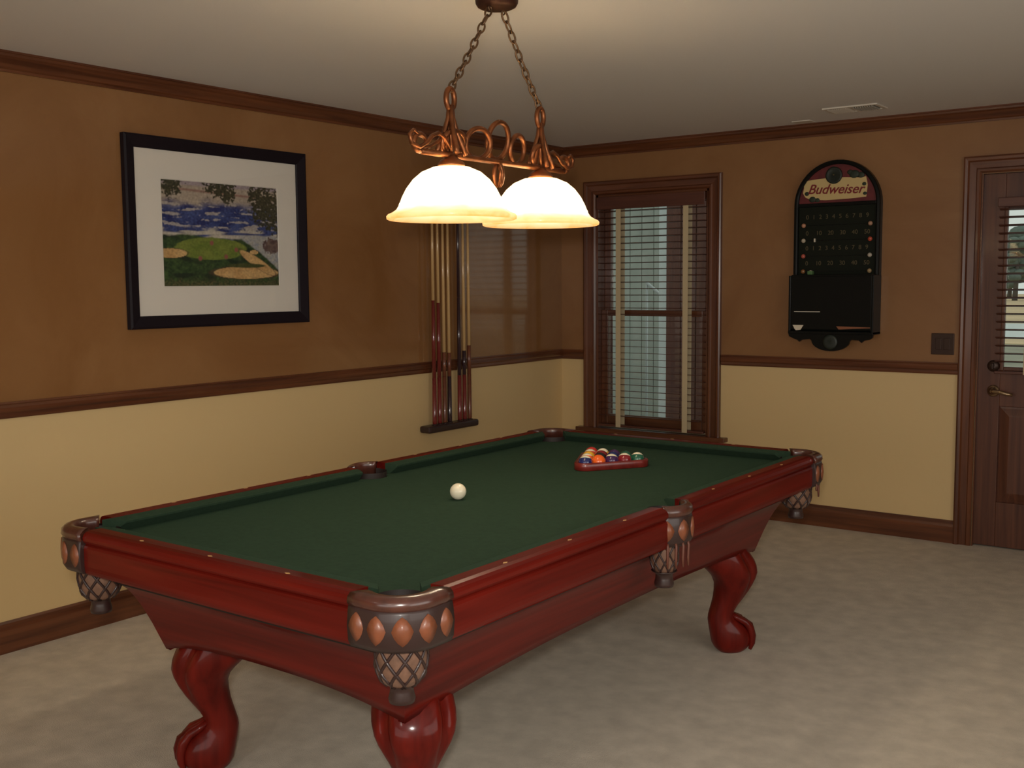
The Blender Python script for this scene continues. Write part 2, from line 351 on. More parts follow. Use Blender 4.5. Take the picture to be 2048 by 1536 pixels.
def blind(name, label, x0, x1, z_top, z_bot, yc, tapes, val_h, n_dep=.050, tilt=-4):
    b = thing(name, ((x0+x1)/2, yc, z_bot), label, 'window blind')
    hw = (x1-x0)/2; hh = z_top-z_bot
    MB().bbox((-hw, -n_dep/2-.012, hh-val_h), (hw, -n_dep/2-.002, hh), .003).obj('valance', 'slat', b)
    MB().box((-hw+.005, -n_dep/2, hh-.045), (hw-.005, n_dep/2, hh-.004)).obj('headrail', 'slat', b)
    me = MB().bbox((-hw+.004, -n_dep/2, -.0016), (hw-.004, n_dep/2, .0016), .0012, seg=1).mesh('slat', 'slat')
    z = hh-val_h-.012; step = .0437
    while z > .05:
        inst('slat', me, b, (0, 0, z), (math.radians(tilt), 0, 0)); z -= step
    MB().bbox((-hw+.004, -n_dep/2, 0), (hw-.004, n_dep/2, .016), .004).obj('bottom_rail', 'slat', b)
    for t in tapes:
        for yy in (-n_dep/2-.0035, n_dep/2+.002):
            MB().box((t-(x0+x1)/2-.019, yy, .0), (t-(x0+x1)/2+.019, yy+.0012, hh-val_h+.01)).obj('ladder_tape', 'tape', b)
    return b
blind('window_blind', 'open brown wood slat blind with cream cloth tapes in the double-hung window', .308, 1.122, 2.083, .512, .004, (.478, .985), .085)

# ------------------------------------------------------------------ door
dr = thing('door_1', (0, 0, 0), 'dark stained half-glass wooden door at the right edge of the far wall', 'door'); tag(dr, kind='structure')
casing_parts(dr, 2.785, 3.725, 0, 2.085, .093)
D0, D1 = .018, .062
for x0, x1 in ((2.788, 2.905), (3.605, 3.722)): MB().bbox((x0, D0, .008), (x1, D1, 2.08), .003).obj('stile', 'door', dr)
for z0, z1 in ((.008, .26), (.80, 1.00), (1.90, 2.08)): MB().bbox((2.905, D0, z0), (3.605, D1, z1), .003).obj('door_rail', 'door', dr)
MB().bbox((3.20, D0, .26), (3.31, D1, .80), .003).obj('mullion', 'door', dr)
for x0, x1 in ((2.905, 3.20), (3.31, 3.605)):
    r = lambda o, y: [(x0+o, y, .26+o), (x1-o, y, .26+o), (x1-o, y, .80-o), (x0+o, y, .80-o)]
    MB().loft([r(0, .05), r(0, .034), r(.012, .032), r(.05, .021), r(.055, .020)], smooth=False).obj('raised_panel', 'door', dr)
for a, b in (((2.905, .006, 1.0), (2.924, .03, 1.90)), ((3.586, .006, 1.0), (3.605, .03, 1.90)), ((2.924, .006, 1.0), (3.586, .03, 1.022)), ((2.924, .006, 1.878), (3.586, .03, 1.90))):
    MB().bbox(a, b, .004).obj('glazing_bead', 'door', dr)
MB().box((2.90, .038, .995), (3.61, .042, 1.905)).obj('pane', 'glass', dr)
MB().box((2.7882, -.010, 0), (2.794, .030, 2.080)).obj('door_stop', 'trimz', dr)
MB().box((2.79, .062, 0), (3.72, .15, .02)).obj('threshold', 'bronze_dark', dr)
kn = MB().lathe([(.0, .012), (.033, .012), (.033, .004), (.027, -.002), (.016, -.006), (.013, -.030), (.0, -.030)], (2.875, .006, .886), 24, 'y').obj('lever_handle', 'brass', dr); kn['label'] = 'aged brass lever handle'
MB().tube([(2.875, -.024, .886), (2.888, -.034, .887), (2.92, -.040, .885), (2.955, -.040, .876), (2.985, -.036, .872)], [.013, .013, .011, .010, .009], 10).ball(.013, (2.875, -.026, .886), 12, 8).obj('lever', 'brass', kn)
MB().lathe([(.0, .012), (.032, .012), (.032, .002), (.026, -.006), (.014, -.009), (.0, -.010)], (2.872, .006, 1.025), 24, 'y').bbox((2.866, -.022, 1.008), (2.878, -.003, 1.042), .003).obj('deadbolt', 'switch', dr)
blind('door_blind', 'brown slat blind hung over the glass of the half-glass door', 2.880, 3.630, 1.945, .985, -.018, (3.052, 3.455), .050, .030, -17)

# ------------------------------------------------------------------ pool table
T = thing('pool_table', (1.995, -3.367, 0), 'mahogany pool table with green felt, leather pockets and claw feet', 'pool table')
ZT, ZB = .80, .757
IW, IL = .638, 1.234           # half size to inner edge of the wood rail
NW, NL = .590, 1.184           # half size to cushion nose
PC = (.606, 1.204); PCR = .062 # corner pocket hole
PS = (.645, 0.); PSR = .060    # side pocket hole
def arc(c, r, a0, a1, n): return [(c[0]+r*math.cos(math.radians(a0+(a1-a0)*i/n)), c[1]+r*math.sin(math.radians(a0+(a1-a0)*i/n))) for i in range(n+1)]
# bed outline with pocket cut-outs
EX, EY = .640, 1.236
corner = [(min(x, EX), min(y, EY)) for x, y in [(PC[0]+(PCR+.006)*math.cos(math.radians(a)), PC[1]+(PCR+.006)*math.sin(math.radians(a))) for a in range(-58, -213, -11)]]
# counter-clockwise: right side pocket (bottom to top), NE corner, NW corner, left side pocket, SW, SE
sp = [(PS[0]-(PSR+.006)*math.cos(math.radians(b)), (PSR+.006)*math.sin(math.radians(b))) for b in range(-75, 76, 10)]
sp = [(min(x, EX), y) for x, y in sp]
ne = corner                                       # from right edge, through inside, to top edge
outline = sp+ne+[(-x, y) for x, y in ne[::-1]]+[(-x, -y) for x, y in sp]+[(-x, -y) for x, y in ne]+[(x, -y) for x, y in ne[::-1]]
MB().prism(outline, ZB-.028, ZB, 'xy').obj('bed_cloth', 'felt', T)
MB().bbox((-.60, -1.19, .62), (.60, 1.19, .70), .004).obj('bed_frame', 'liner', T)

RAILP = [(0, .762), (0, .799), (.004, ZT), (.040, .801), (.052, .798), (.060, .792), (.0645, .783), (.064, .774), (.059, .767), (.054, .762)]
APR = [(.050, .764), (.059, .759), (.062, .752), (.062, .700), (.061, .688), (.059, .680), (.056, .674), (.010, .674), (.010, .764)]
CUSH = [(.002, .7985), (-.034, .7955), (-(IW-NW), .791), (-(IW-NW)+.002, .785), (-.016, .7575), (.002, .7575)]
segs = []  # (axis, sign, start, end, jaw at start, jaw at end)
for sg in (1, -1):
    segs.append(('y', sg, -.535, .535, 'c', 'c'))
    segs.append(('x', sg, .080, 1.135, 's', 'c')); segs.append(('x', sg, -1.135, -.080, 'c', 's'))
sight_me = MB().prism([(-.010, 0), (0, -.0055), (.010, 0), (0, .0055)], 0, .0006, 'xy').mesh('sight', 'sight')
for ax, sg, a, b, ja, jb in segs:
    base = IL if ax == 'y' else IW
    P = (lambda o, s, z: (s, sg*(base+o), z)) if ax == 'y' else (lambda o, s, z: (sg*(base+o), s, z))
    gx = 'x' if ax == 'y' else 'y'
    rl = MB().loft([[P(o, s, z) for o, z in RAILP] for s in (a, b)], smooth=False).obj('rail', 'mah'+gx, T)
    MB().loft([[P(o, s, z) for o, z in APR] for s in (a, b)], smooth=False).obj('apron', 'mah'+gx, T)
    jl = {'c': 1.0, 's': .35}                      # cushion ends cut at the pocket jaws
    ra = [P(o, a+(-o)*jl[ja]*1.0-(.030 if ja == 'c' else 0), z) for o, z in CUSH]; rb = [P(o, b-(-o)*jl[jb]+(.030 if jb == 'c' else 0), z) for o, z in CUSH]
    MB().loft([ra, rb], smooth=False).obj('cushion', 'felt', T)
    sp_ = .295
    for k in range(-4, 5):
        s = k*sp_
        if a+.03 < s < b-.03:
            p = P(.034, s, .8012); inst('sight', sight_me, rl, p, (0, 0, 0 if ax == 'y' else PI/2))

# cabinet panels, arched along the bottom
CAB = [(.6745, .696), (.664, .664), (.642, .618), (.615, .582), (.585, .556), (.540, .535), (.490, .516), (.440, .500), (.400, .487)]
def cab_off(z):
    for (za, oa), (zb, ob) in zip(CAB, CAB[1:]):
        if zb <= z <= za: t = (za-z)/(za-zb); return oa+(ob-oa)*t
    return CAB[-1][1]
for ax, sg in (('y', 1), ('y', -1), ('x', 1), ('x', -1)):
    N = 28; grid = []
    for layer in (0, 1):
        for i in range(N+1):
            s = -1+2*i/N; col = []
            zbot = .400+.048*max(0, 1-abs(s)**2.6)
            zs = [z for z, _ in CAB[:-1] if z > zbot+.01]+[zbot]
            zs = [.6745-(.6745-zbot)*j/10 for j in range(11)]
            for z in zs:
                o = cab_off(z); o = min(o, .595+.105*min(1, max(0, (1-abs(s))/.22))); half = o if ax == 'y' else o+.58; dep = (o+.58 if ax == 'y' else o)-.022*layer
                sl = s*(half-.0*layer)
                col.append((sl, sg*dep, z) if ax == 'y' else (sg*dep, sl, z))
            grid.append(col)
    mb = MB(); rows = 11; n0 = (N+1)
    v = [p for c_ in grid for p in c_]; f = []
    I = lambda l, i, j: (l*n0+i)*rows+j
    for i in range(N):
        for j in range(rows-1):
            f.append((I(0, i, j), I(0, i+1, j), I(0, i+1, j+1), I(0, i, j+1))); f.append((I(1, i, j), I(1, i, j+1), I(1, i+1, j+1), I(1, i+1, j)))
        f.append((I(0, i, rows-1), I(0, i+1, rows-1), I(1, i+1, rows-1), I(1, i, rows-1))); f.append((I(0, i, 0), I(1, i, 0), I(1, i+1, 0), I(0, i+1, 0)))
    mb.add(v, f, 0, True).obj('cabinet_panel', 'mah'+('x' if ax == 'y' else 'y'), T)

# cabriole legs with claw feet: sections (z, outer, inner, half width) measured along the corner diagonal
LEG = [(.445, .044, -.150, .094), (.415, .068, -.152, .102), (.385, .088, -.146, .107), (.360, .098, -.125, .107), (.335, .102, -.098, .102), (.310, .096, -.076, .092), (.280, .083, -.065, .078), (.250, .066, -.067, .066),
       (.220, .045, -.072, .056), (.195, .026, -.079, .050), (.172, .012, -.086, .047), (.152, .008, -.092, .045), (.135, .020, -.094, .046), (.118, .044, -.092, .050), (.100, .066, -.089, .056), (.080, .080, -.085, .061),
       (.058, .085, -.081, .064), (.036, .082, -.076, .063), (.018, .070, -.066, .056), (.006, .056, -.054, .047), (0, .046, -.046, .040)]
for sx in (1, -1):
    for sy in (1, -1):
        fx, fy = sx*.430, sy*.967; d = Vector((sx, sy, 0)).normalized(); t = Vector((-d.y, d.x, 0))
        rings = []
        for z, o, i_, hw in LEG:
            c = (o+i_)/2; hd = (o-i_)/2; wgt = min(1, max(0, (z-.235)/.06)); ring = []
            for k in range(40):
                a = 2*PI*k/40; aa = abs((math.degrees(a)+180) % 360-180)
                g = 1-.20*wgt*math.exp(-((aa-52)/11)**2)+.05*wgt*math.exp(-((aa-85)/18)**2)
                ca, sa = math.cos(a), math.sin(a); ex = .85
                dd = c+hd*g*math.copysign(abs(ca)**ex, ca); tt = hw*g*math.copysign(abs(sa)**ex, sa)
                p = Vector((fx, fy, z))+d*dd+t*tt; ring.append(p)
            rings.append(ring)
        lg = MB().loft(rings).obj('leg', 'mahz', T)
        for off in (-.036, 0, .036):
            sp = 1-abs(off)*4
            pts = [(-.004, .158, .55), (.022, .140, .75), (.052, .124, .95), (.078*sp+.004, .100, 1.05), (.090*sp+.002, .070, 1.12), (.091*sp, .040, 1.15), (.080*sp, .014, 1.15)]
            MB().tube([Vector((fx, fy, z))+d*dd+t*(off*w_) for dd, z, w_ in pts], [.010, .012, .014, .016, .015, .012, .007], 8).obj('claw', 'mahz', lg)

# pockets
def pocket(kind, sx, sy):
    def Mx(x, y): return (sx*x, sy*y)
    if kind == 'c':
        X, Y = IW+.0625, IL+.0625; R = .098
        path = [(.536, Y), (.560, Y), (X-R, Y)]+[(X-R+R*math.sin(math.radians(a)), Y-R+R*math.cos(math.radians(a))) for a in range(9, 90, 9)]+[(X, Y-R), (X, 1.160), (X, 1.136)]
        hc = PC; hr = PCR; nd = 5
    else:
        X = IW+.0625; R = .080
        path = [(X-.012, .082)]+[(X-.055+.078*math.cos(math.radians(a)), .0+.086*math.sin(math.radians(a))) for a in range(66, -67, -11)]+[(X-.012, -.082)]
        hc = PS; hr = PSR; nd = 4
    n = len(path); nor = []
    for i in range(n):
        a = path[max(0, i-1)]; b = path[min(n-1, i+1)]; tx, ty = b[0]-a[0], b[1]-a[1]; L = math.hypot(tx, ty); nor.append((-ty/L, tx/L))
    if sum(nor[i][0]*(path[i][0]-hc[0])+nor[i][1]*(path[i][1]-hc[1]) for i in range(n)) < 0: nor = [(-a, -b) for a, b in nor]
    def sec(prof): return [[Mx(path[i][0]+nor[i][0]*o, path[i][1]+nor[i][1]*o)+(z,) for o, z in prof] for i in range(n)]
    # rolled leather rim on top; inner edge follows the hole
    rings = []
    for i in range(n):
        px, py = path[i]; vx, vy = px-hc[0], py-hc[1]; L = math.hypot(vx, vy); ix, iy = hc[0]+vx/L*hr, hc[1]+vy/L*hr
        def at(tt): return (px+(ix-px)*tt, py+(iy-py)*tt)
        ring = [Mx(px+nor[i][0]*.004, py+nor[i][1]*.004)+(.768,), Mx(px+nor[i][0]*.011, py+nor[i][1]*.011)+(.780,), Mx(px+nor[i][0]*.009, py+nor[i][1]*.009)+(.793,), Mx(px+nor[i][0]*.0, py+nor[i][1]*.0)+(.8015,)]
        for tt, z in ((.35, .804), (.75, .8035), (.95, .800), (1.0, .79), (1.0, .74)): ring.append(Mx(*at(tt))+(z,))
        ring += [Mx(*at(.8))+(.74,), Mx(*at(.5))+(.768,)]
        rings.append(ring)
    pk = MB().loft(rings).obj('pocket', 'leather', T)
    sh = MB().loft(sec([(-.012, .776), (.005, .774), (.008, .765), (.012, .728), (.009, .690), (.001, .676), (-.012, .678)])).obj('shield', 'leather_dark', pk)
    # diamonds along the shield
    lens = [0]
    for i in range(1, n): lens.append(lens[-1]+math.hypot(path[i][0]-path[i-1][0], path[i][1]-path[i-1][1]))
    def along(s):
        s = max(0, min(lens[-1]-1e-6, s))
        for i in range(n-1):
            if lens[i] <= s <= lens[i+1]:
                t = (s-lens[i])/(lens[i+1]-lens[i]); nx = nor[i][0]*(1-t)+nor[i+1][0]*t; ny = nor[i][1]*(1-t)+nor[i+1][1]*t
                return path[i][0]*(1-t)+path[i+1][0]*t, path[i][1]*(1-t)+path[i+1][1]*t, nx, ny
    for k in range(nd):
        s0 = lens[-1]*(k+.5)/nd; hw = lens[-1]/nd*.40
        pts = []
        for j in range(12):
            a = 2*PI*j/12; ca, sa = math.cos(a), math.sin(a); m_ = (abs(ca)**1.35+abs(sa)**1.35)**(1/1.35); pts.append((ca/m_, sa/m_))
        v = []
        for o in (.006, .0128):
            for ca, sa in pts:
                x, y, nx, ny = along(s0+ca*hw); v.append(Mx(x+nx*o, y+ny*o)+(.728+sa*.034,))
        x, y, nx, ny = along(s0); v.append(Mx(x+nx*.0165, y+ny*.0165)+(.728,))
        f = [(j, (j+1) % 12, 12+(j+1) % 12, 12+j) for j in range(12)]+[(12+j, 12+(j+1) % 12, 24) for j in range(12)]
        MB().add(v, f, 0, True).obj('diamond', 'leather_tan', pk)
    # hole liner, woven net basket, closing cup
    cx, cy = Mx(*hc)
    MB().lathe([(hr+.004, .778), (hr+.002, .72), (hr-.008, .69), (.03, .685), (.0, .685)], (cx, cy, 0), 28, caps=False).obj('liner', 'liner', pk)
    ks = 1.0 if kind == 'c' else .74
    bp = [(.056, .700), (.060, .672), (.061, .645), (.060, .620), (.055, .598), (.044, .580), (.032, .572), (.0, .570)]
    bp = [(a*ks, b) for a, b in bp]
    nt = MB().lathe(bp, (cx, cy, 0), 28, caps=False).obj('net', 'net', pk)
    strap = MB()
    def rad(z):
        for (ra, za), (rb, zb) in zip(bp, bp[1:]):
            if zb <= z <= za: return ra+(rb-ra)*(za-z)/(za-zb)
        return .03
    for dirn in (1, -1):
        for k in range(9):
            pts = []
            for j in range(9):
                z = .700-.126*j/8; a = 2*PI*k/9+dirn*j*.19; r_ = rad(z)+.001; pts.append((cx+r_*math.cos(a), cy+r_*math.sin(a), z))
            strap.tube(pts, .0042*ks, 5)
    strap.obj('net_strap', 'leather_dark', nt)
    MB().lathe([(.042, .582), (.035, .576), (.027, .570), (.028, .556), (.032, .540), (.030, .530), (.0, .527)], (cx, cy, 0), 24).obj('net_cup', 'leather_dark', nt)
    # hanging fringe thongs below the shield
    for k in range(4 if kind == 's' else (3 if (sx, sy) == (1, 1) else 0)):
        s0 = lens[-1]*((.50+.12*k) if kind == 's' else (.10+.40*k)); x, y, nx, ny = along(s0)
        l0 = .068 if kind == 's' else .020
        if kind == 'c' and (sx, sy) == (1, 1) and k == 1: l0 = .065
        p = [Mx(x+nx*o, y+ny*o)+(z,) for o, z in ((.004, .690), (.008, .678), (.006, .678-l0*.6), (.007, .678-l0))]
        MB().tube(p, [.004, .0045, .0045, .003], 6).obj('thong', 'thong', pk)
for sx in (1, -1):
    for sy in (1, -1): pocket('c', sx, sy)
    pocket('s', sx, 1)

# ------------------------------------------------------------------ balls and rack
BR = .0286; ZC = ZB+BR
tx0, ty0 = 1.995, -3.367
def ball(name, col, stripe, loc, label, rot=(0, 0, 0), group='pool balls racked on the table'):
    mb = MB().ball(BR, seg=32, rings=20)
    mats = [plain(name+'_colour', col, .07, coat=.6)]
    if stripe:
        mats.append(M['ivory'])
        for i, fc in enumerate(mb.f):
            if abs(sum(mb.v[k][2] for k in fc)/len(fc)) > BR*.50: mb.m[i] = 1
    o = mb.obj(name, mats); o.location = loc; o.rotation_euler = rot
    return tag(o, label, 'ball', group)
o = MB().ball(BR, seg=40, rings=24).obj('cue_ball', 'ivory'); o.location = (1.926, -3.532, ZC+.0005); tag(o, 'ivory white cue ball alone on the green felt', 'ball')
YEL, BLU, RED, PUR, ORA, GRN, MAR, BLK = (.80, .42, .03), (.012, .02, .11), (.55, .03, .02), (.05, .015, .08), (.85, .13, .015), (.01, .09, .05), (.22, .012, .018), (.01, .01, .01)
layout = {(0, 0): ('blue_striped_ball', BLU, 1, 'blue striped ball with white top at the near apex of the rack'),
 (1, 1): ('orange_ball', ORA, 0, 'solid bright orange ball next to the apex ball of the rack'), (1, 0): ('orange_striped_ball', ORA, 1, 'orange striped ball on the left side just behind the apex ball'),
 (2, 2): ('purple_striped_ball', PUR, 1, 'purple striped ball with white top, right of the orange ball'), (2, 1): ('black_ball', BLK, 0, 'black ball in the middle of the rack'), (2, 0): ('yellow_ball', YEL, 0, 'solid yellow ball midway along the left side of the rack'),
 (3, 3): ('maroon_striped_ball', MAR, 1, 'maroon striped ball with white top between purple and green striped balls'), (3, 2): ('blue_ball', BLU, 0, 'solid blue ball behind the purple striped ball'), (3, 1): ('maroon_ball', MAR, 0, 'solid maroon ball behind the black ball'), (3, 0): ('red_striped_ball', (.6, .05, .02), 1, 'red striped ball in front of the red corner ball'),
 (4, 4): ('green_striped_ball', GRN, 1, 'green striped ball with white top at the right corner of the rack'), (4, 3): ('green_ball', GRN, 0, 'solid dark green ball in the back row of the rack'), (4, 2): ('purple_ball', PUR, 0, 'solid purple ball at the middle of the back row'),
 (4, 1): ('yellow_striped_ball', YEL, 1, 'yellow striped ball in the back row beside the red ball'), (4, 0): ('red_ball', RED, 0, 'solid red ball at the back left corner of the rack')}
ax0, ay0 = tx0-.030, ty0+.592; ca, sa = math.cos(math.radians(4)), math.sin(math.radians(4))
def rk(u, v): return (ax0+ca*u+sa*v, ay0-sa*u+ca*v)
for (r_, k), (nm, col, st, lab) in layout.items():
    x, y = rk((2*k-r_)*BR*1.005, r_*BR*1.732*1.005)
    rot = (math.radians(-18+random.uniform(-8, 8)), math.radians(random.uniform(-25, 25)), random.uniform(0, 6))
    if st and (r_, k) != (4, 1): rot = (math.radians(-24), math.radians(-14), 0)
    ball(nm, col, st, (x, y, ZC), lab, rot)
# triangle: hollow rounded wooden frame
def tri(off, z0):
    h = BR; ap = Vector((0, 0)); bl = Vector((-4*h, 4*h*1.732)); br = Vector((4*h, 4*h*1.732)); out = []
    for c_, a0 in ((ap, 210), (br, 330), (bl, 90)):
        for i in range(9):
            a = math.radians(a0+120*i/8); rr = h*1.06+off; u, v = c_.x+rr*math.cos(a), c_.y+rr*math.sin(a); out.append(rk(u, v)+(z0,))
    return out
zb = ZB+.0005
rings = [tri(0, zb+.008), tri(.001, zb), tri(.013, zb), tri(.015, zb+.003), tri(.015, zb+.026), tri(.012, zb+.031), tri(.003, zb+.031), tri(0, zb+.027)]
tag(MB().loft(rings, loop=True).obj('ball_rack', wood('rack_mahogany', (.12, .010, .008), (.20, .020, .014), 'x', .3, .4)), 'red mahogany triangle rack around the pool balls', 'ball rack')

# ------------------------------------------------------------------ billiard light
LX, LY = 2.06, -3.462
L = thing('billiard_light', (LX, LY, H), 'bronze two-shade billiard light hanging on chains over the pool table', 'light')
def lz(z): return z-H
MB().lathe([(.0, 0), (.070, 0), (.072, -.006), (.070, -.020), (.064, -.030), (.052, -.036), (.0, -.038)], (0, 0, 0), 36).obj('canopy', 'bronze_dark', L)
SY = .247
# chains
link_pts = [(.0108*math.cos(a), 0, .0215*math.sin(a)) for a in [2*PI*k/18 for k in range(18)]]
link_me = MB().tube(link_pts, .0034, 6, loop=True).mesh('chain_link', 'chain')
for s in (-1, 1):
    p0 = Vector((0, s*.036, -.040)); p1 = Vector((0, s*SY, lz(2.108))); dv = p1-p0; n = round(dv.length/.0315)
    # small hook loop on the canopy
    MB().tube([(0, s*.036+.008*math.cos(a), -.040+.009*math.sin(a)) for a in [2*PI*k/12 for k in range(12)]], .0025, 6, loop=True).obj('hook', 'chain', L)
    quat = dv.to_track_quat('Z', 'Y')
    for k in range(n):
        c = p0+dv*((k+.5)/n); o = inst('chain_link', link_me, L, c); o.rotation_mode = 'QUATERNION'
        sag = .010*math.sin(PI*(k+.5)/n); o.location.z -= sag
        from mathutils import Quaternion
        o.rotation_quaternion = quat @ Quaternion((0, 0, 1), (0 if k % 2 else PI/2)+.35)
ZBAR = lz(1.905)
# bottom rod with curled ends
def end_curl(s): return [(0, s*(.395+.030*math.sin(a)), ZBAR+.030*(1-math.cos(a))*.85) for a in [i*.42 for i in range(0, 12)]]
MB().tube([(0, -.395, ZBAR), (0, -.2, ZBAR), (0, 0, ZBAR), (0, .2, ZBAR), (0, .395, ZBAR)], .0095, 10).obj('bar', 'bronze', L)
for s in (-1, 1):
    MB().tube(end_curl(s), [.0095]*8+[.009, .008, .007, .006], 8).obj('end_scroll', 'bronze', L)
# upper rod that winds in loops along the bar
def loop(cy, cz, ry, rz, tilt, name='scroll_loop'):
    pts = [(.012*math.sin(a+tilt), cy+ry*math.cos(a), cz+rz*math.sin(a)) for a in [2*PI*k/36 for k in range(36)]]
    MB().tube(pts, .0090, 8, loop=True).obj(name, 'bronze', L)
loop(0, lz(1.975), .050, .060, .4); loop(-.108, lz(1.955), .052, .048, .9); loop(.108, lz(1.955), .052, .048, -.9)
loop(-.235, lz(1.945), .046, .036, .5); loop(.235, lz(1.945), .046, .036, -.5)
for s in (-1, 1):   # outer leaf-shaped sweeps running to the bar ends
    MB().tube([(.006, s*y, lz(z)) for y, z in ((.262, 1.925), (.285, 1.955), (.315, 1.967), (.345, 1.955), (.370, 1.932), (.405, 1.915), (.440, 1.925), (.448, 1.950), (.430, 1.965), (.412, 1.955))], [.007]*8+[.006, .005], 8).obj('leaf_scroll', 'bronze', L)
    MB().tube([(-.006, s*y, lz(z)) for y, z in ((.275, 1.972), (.300, 1.945), (.340, 1.925), (.385, 1.912))], .006, 8).obj('leaf_scroll', 'bronze', L)
    # hanger: ring over a splayed cluster of rods
    MB().tube([(0, s*SY+.020*math.cos(a), lz(2.080)+.032*math.sin(a)) for a in [2*PI*k/24 for k in range(24)]], .0088, 8, loop=True).obj('hanger_ring', 'bronze', L)
    for k in range(4):
        a = PI/4+k*PI/2+.3
        MB().tube([(.004*math.cos(a), s*SY+.004*math.sin(a), lz(2.060)), (.008*math.cos(a), s*SY+.008*math.sin(a), lz(2.02)), (.024*math.cos(a), s*SY+.024*math.sin(a), lz(1.97)), (.044*math.cos(a), s*SY+.044*math.sin(a), lz(1.925)), (.050*math.cos(a), s*SY+.050*math.sin(a), lz(1.905))], [.008, .008, .0085, .0085, .007], 8).obj('hanger_rod', 'bronze', L)
    MB().tube([(0, s*SY, lz(2.056)), (0, s*SY, lz(1.90))], .0065, 8).obj('hanger_rod', 'bronze', L)
    # socket cup
    MB().lathe([(.0, 1.906-H), (.018, 1.906-H), (.022, 1.897-H), (.034, 1.890-H), (.042, 1.880-H), (.044, 1.868-H), (.0, 1.868-H)], (0, s*SY, 0), 28).obj('socket_cup', 'bronze', L)
    # alabaster shade: outer then inner profile
    out = [(.026, 1.872), (.060, 1.867), (.095, 1.852), (.122, 1.829), (.143, 1.801), (.157, 1.774), (.163, 1.758), (.166, 1.754), (.168, 1.746), (.176, 1.734), (.190, 1.725), (.202, 1.720), (.207, 1.714), (.206, 1.706), (.200, 1.703)]
    inn = [(.194, 1.709), (.178, 1.722), (.166, 1.736), (.160, 1.752), (.150, 1.776), (.137, 1.799), (.117, 1.825), (.092, 1.846), (.058, 1.861), (.026, 1.866)]
    MB().lathe([(r_, z-H) for r_, z in out+inn], (0, s*SY, 0), 64, caps=False).obj('shade', 'shade', L)
    bl = MB().lathe([(.0, 1.856-H), (.013, 1.856-H), (.013, 1.850-H), (.018, 1.842-H), (.028, 1.828-H), (.030, 1.814-H), (.026, 1.798-H), (.014, 1.788-H), (.0, 1.786-H)], (0, s*SY, 0), 20).obj('bulb', 'bulb', L)
# drop finial below the bar: two leaf loops
for s in (-1, 1):
    MB().tube([(s*.004, s*a, lz(z)) for a, z in ((.002, 1.903), (.014, 1.880), (.018, 1.858), (.012, 1.836), (.002, 1.822))], [.008, .0085, .008, .007, .004], 8).obj('drop_leaf', 'bronze', L)
MB().tube([(0, 0, lz(1.903)), (.010, 0, lz(1.868)), (0, 0, lz(1.822))], .005, 8).obj('drop_leaf', 'bronze', L)

# ------------------------------------------------------------------ framed picture on the left wall
FY0, FY1, FZ0, FZ1 = -3.508, -2.434, 1.309, 2.180
# trim rings for the added, unseen fill downlights
for _x, _y, lab in ((3.3, -7.7, 'trim ring of an added fill light behind the photographer'), (1.3, -7.4, 'trim ring of an added fill light near the left wall behind the photographer')):
    o = MB().lathe([(.085, 0), (.105, 0), (.108, -.004), (.100, -.008), (.088, -.006), (.085, 0)], seg=32, caps=False).obj('fill_light_trim', 'white_metal', None, (_x, _y, H)); tag(o, lab, 'ceiling light')
F = thing('framed_picture', (0, (FY0+FY1)/2, FZ0), 'golf seaside painting with wide white mat in a black frame', 'picture')
hw = (FY1-FY0)/2; hh = FZ1-FZ0; fw_ = .058
def frame_side(fn, nm='frame_side'):
    prof = [(0, .004), (0, .030), (.010, .034), (.040, .026), (fw_-.004, .022), (fw_, .018), (fw_, .004)]
    MB().loft([[fn(d, x, e) for d, x in prof] for e in (0, 1)], smooth=False).obj(nm, 'black', F)
frame_side(lambda d, x, e: (x, -hw+d, d if e == 0 else hh-d)); frame_side(lambda d, x, e: (x, hw-d, d if e == 0 else hh-d))
frame_side(lambda d, x, e: (x, -hw+d if e == 0 else hw-d, d)); frame_side(lambda d, x, e: (x, -hw+d if e == 0 else hw-d, hh-d))
mw, mz0, mz1, my0, my1 = fw_-.01, 1.499-FZ0, 1.994-FZ0, -3.311-(FY0+FY1)/2, -2.616-(FY0+FY1)/2
mt = MB()
r0 = [(.012, -hw+mw, mw), (.012, hw-mw, mw), (.012, hw-mw, hh-mw), (.012, -hw+mw, hh-mw)]
r1 = [(.012, my0, mz0), (.012, my1, mz0), (.012, my1, mz1), (.012, my0, mz1)]
r2 = [(.008, my0+.004, mz0+.004), (.008, my1-.004, mz0+.004), (.008, my1-.004, mz1-.004), (.008, my0+.004, mz1-.004)]
mt.loft([[(.006, p[1], p[2]) for p in r0], r0, r1, r2], smooth=False, caps=False).obj('mat_board', 'mat', F)
def mixc(a, b, t): t = max(0, min(1, t)); return tuple(x+(y-x)*t for x, y in zip(a, b))
def sstep(a, b, x): t = max(0, min(1, (x-a)/(b-a))); return t*t*(3-2*t)
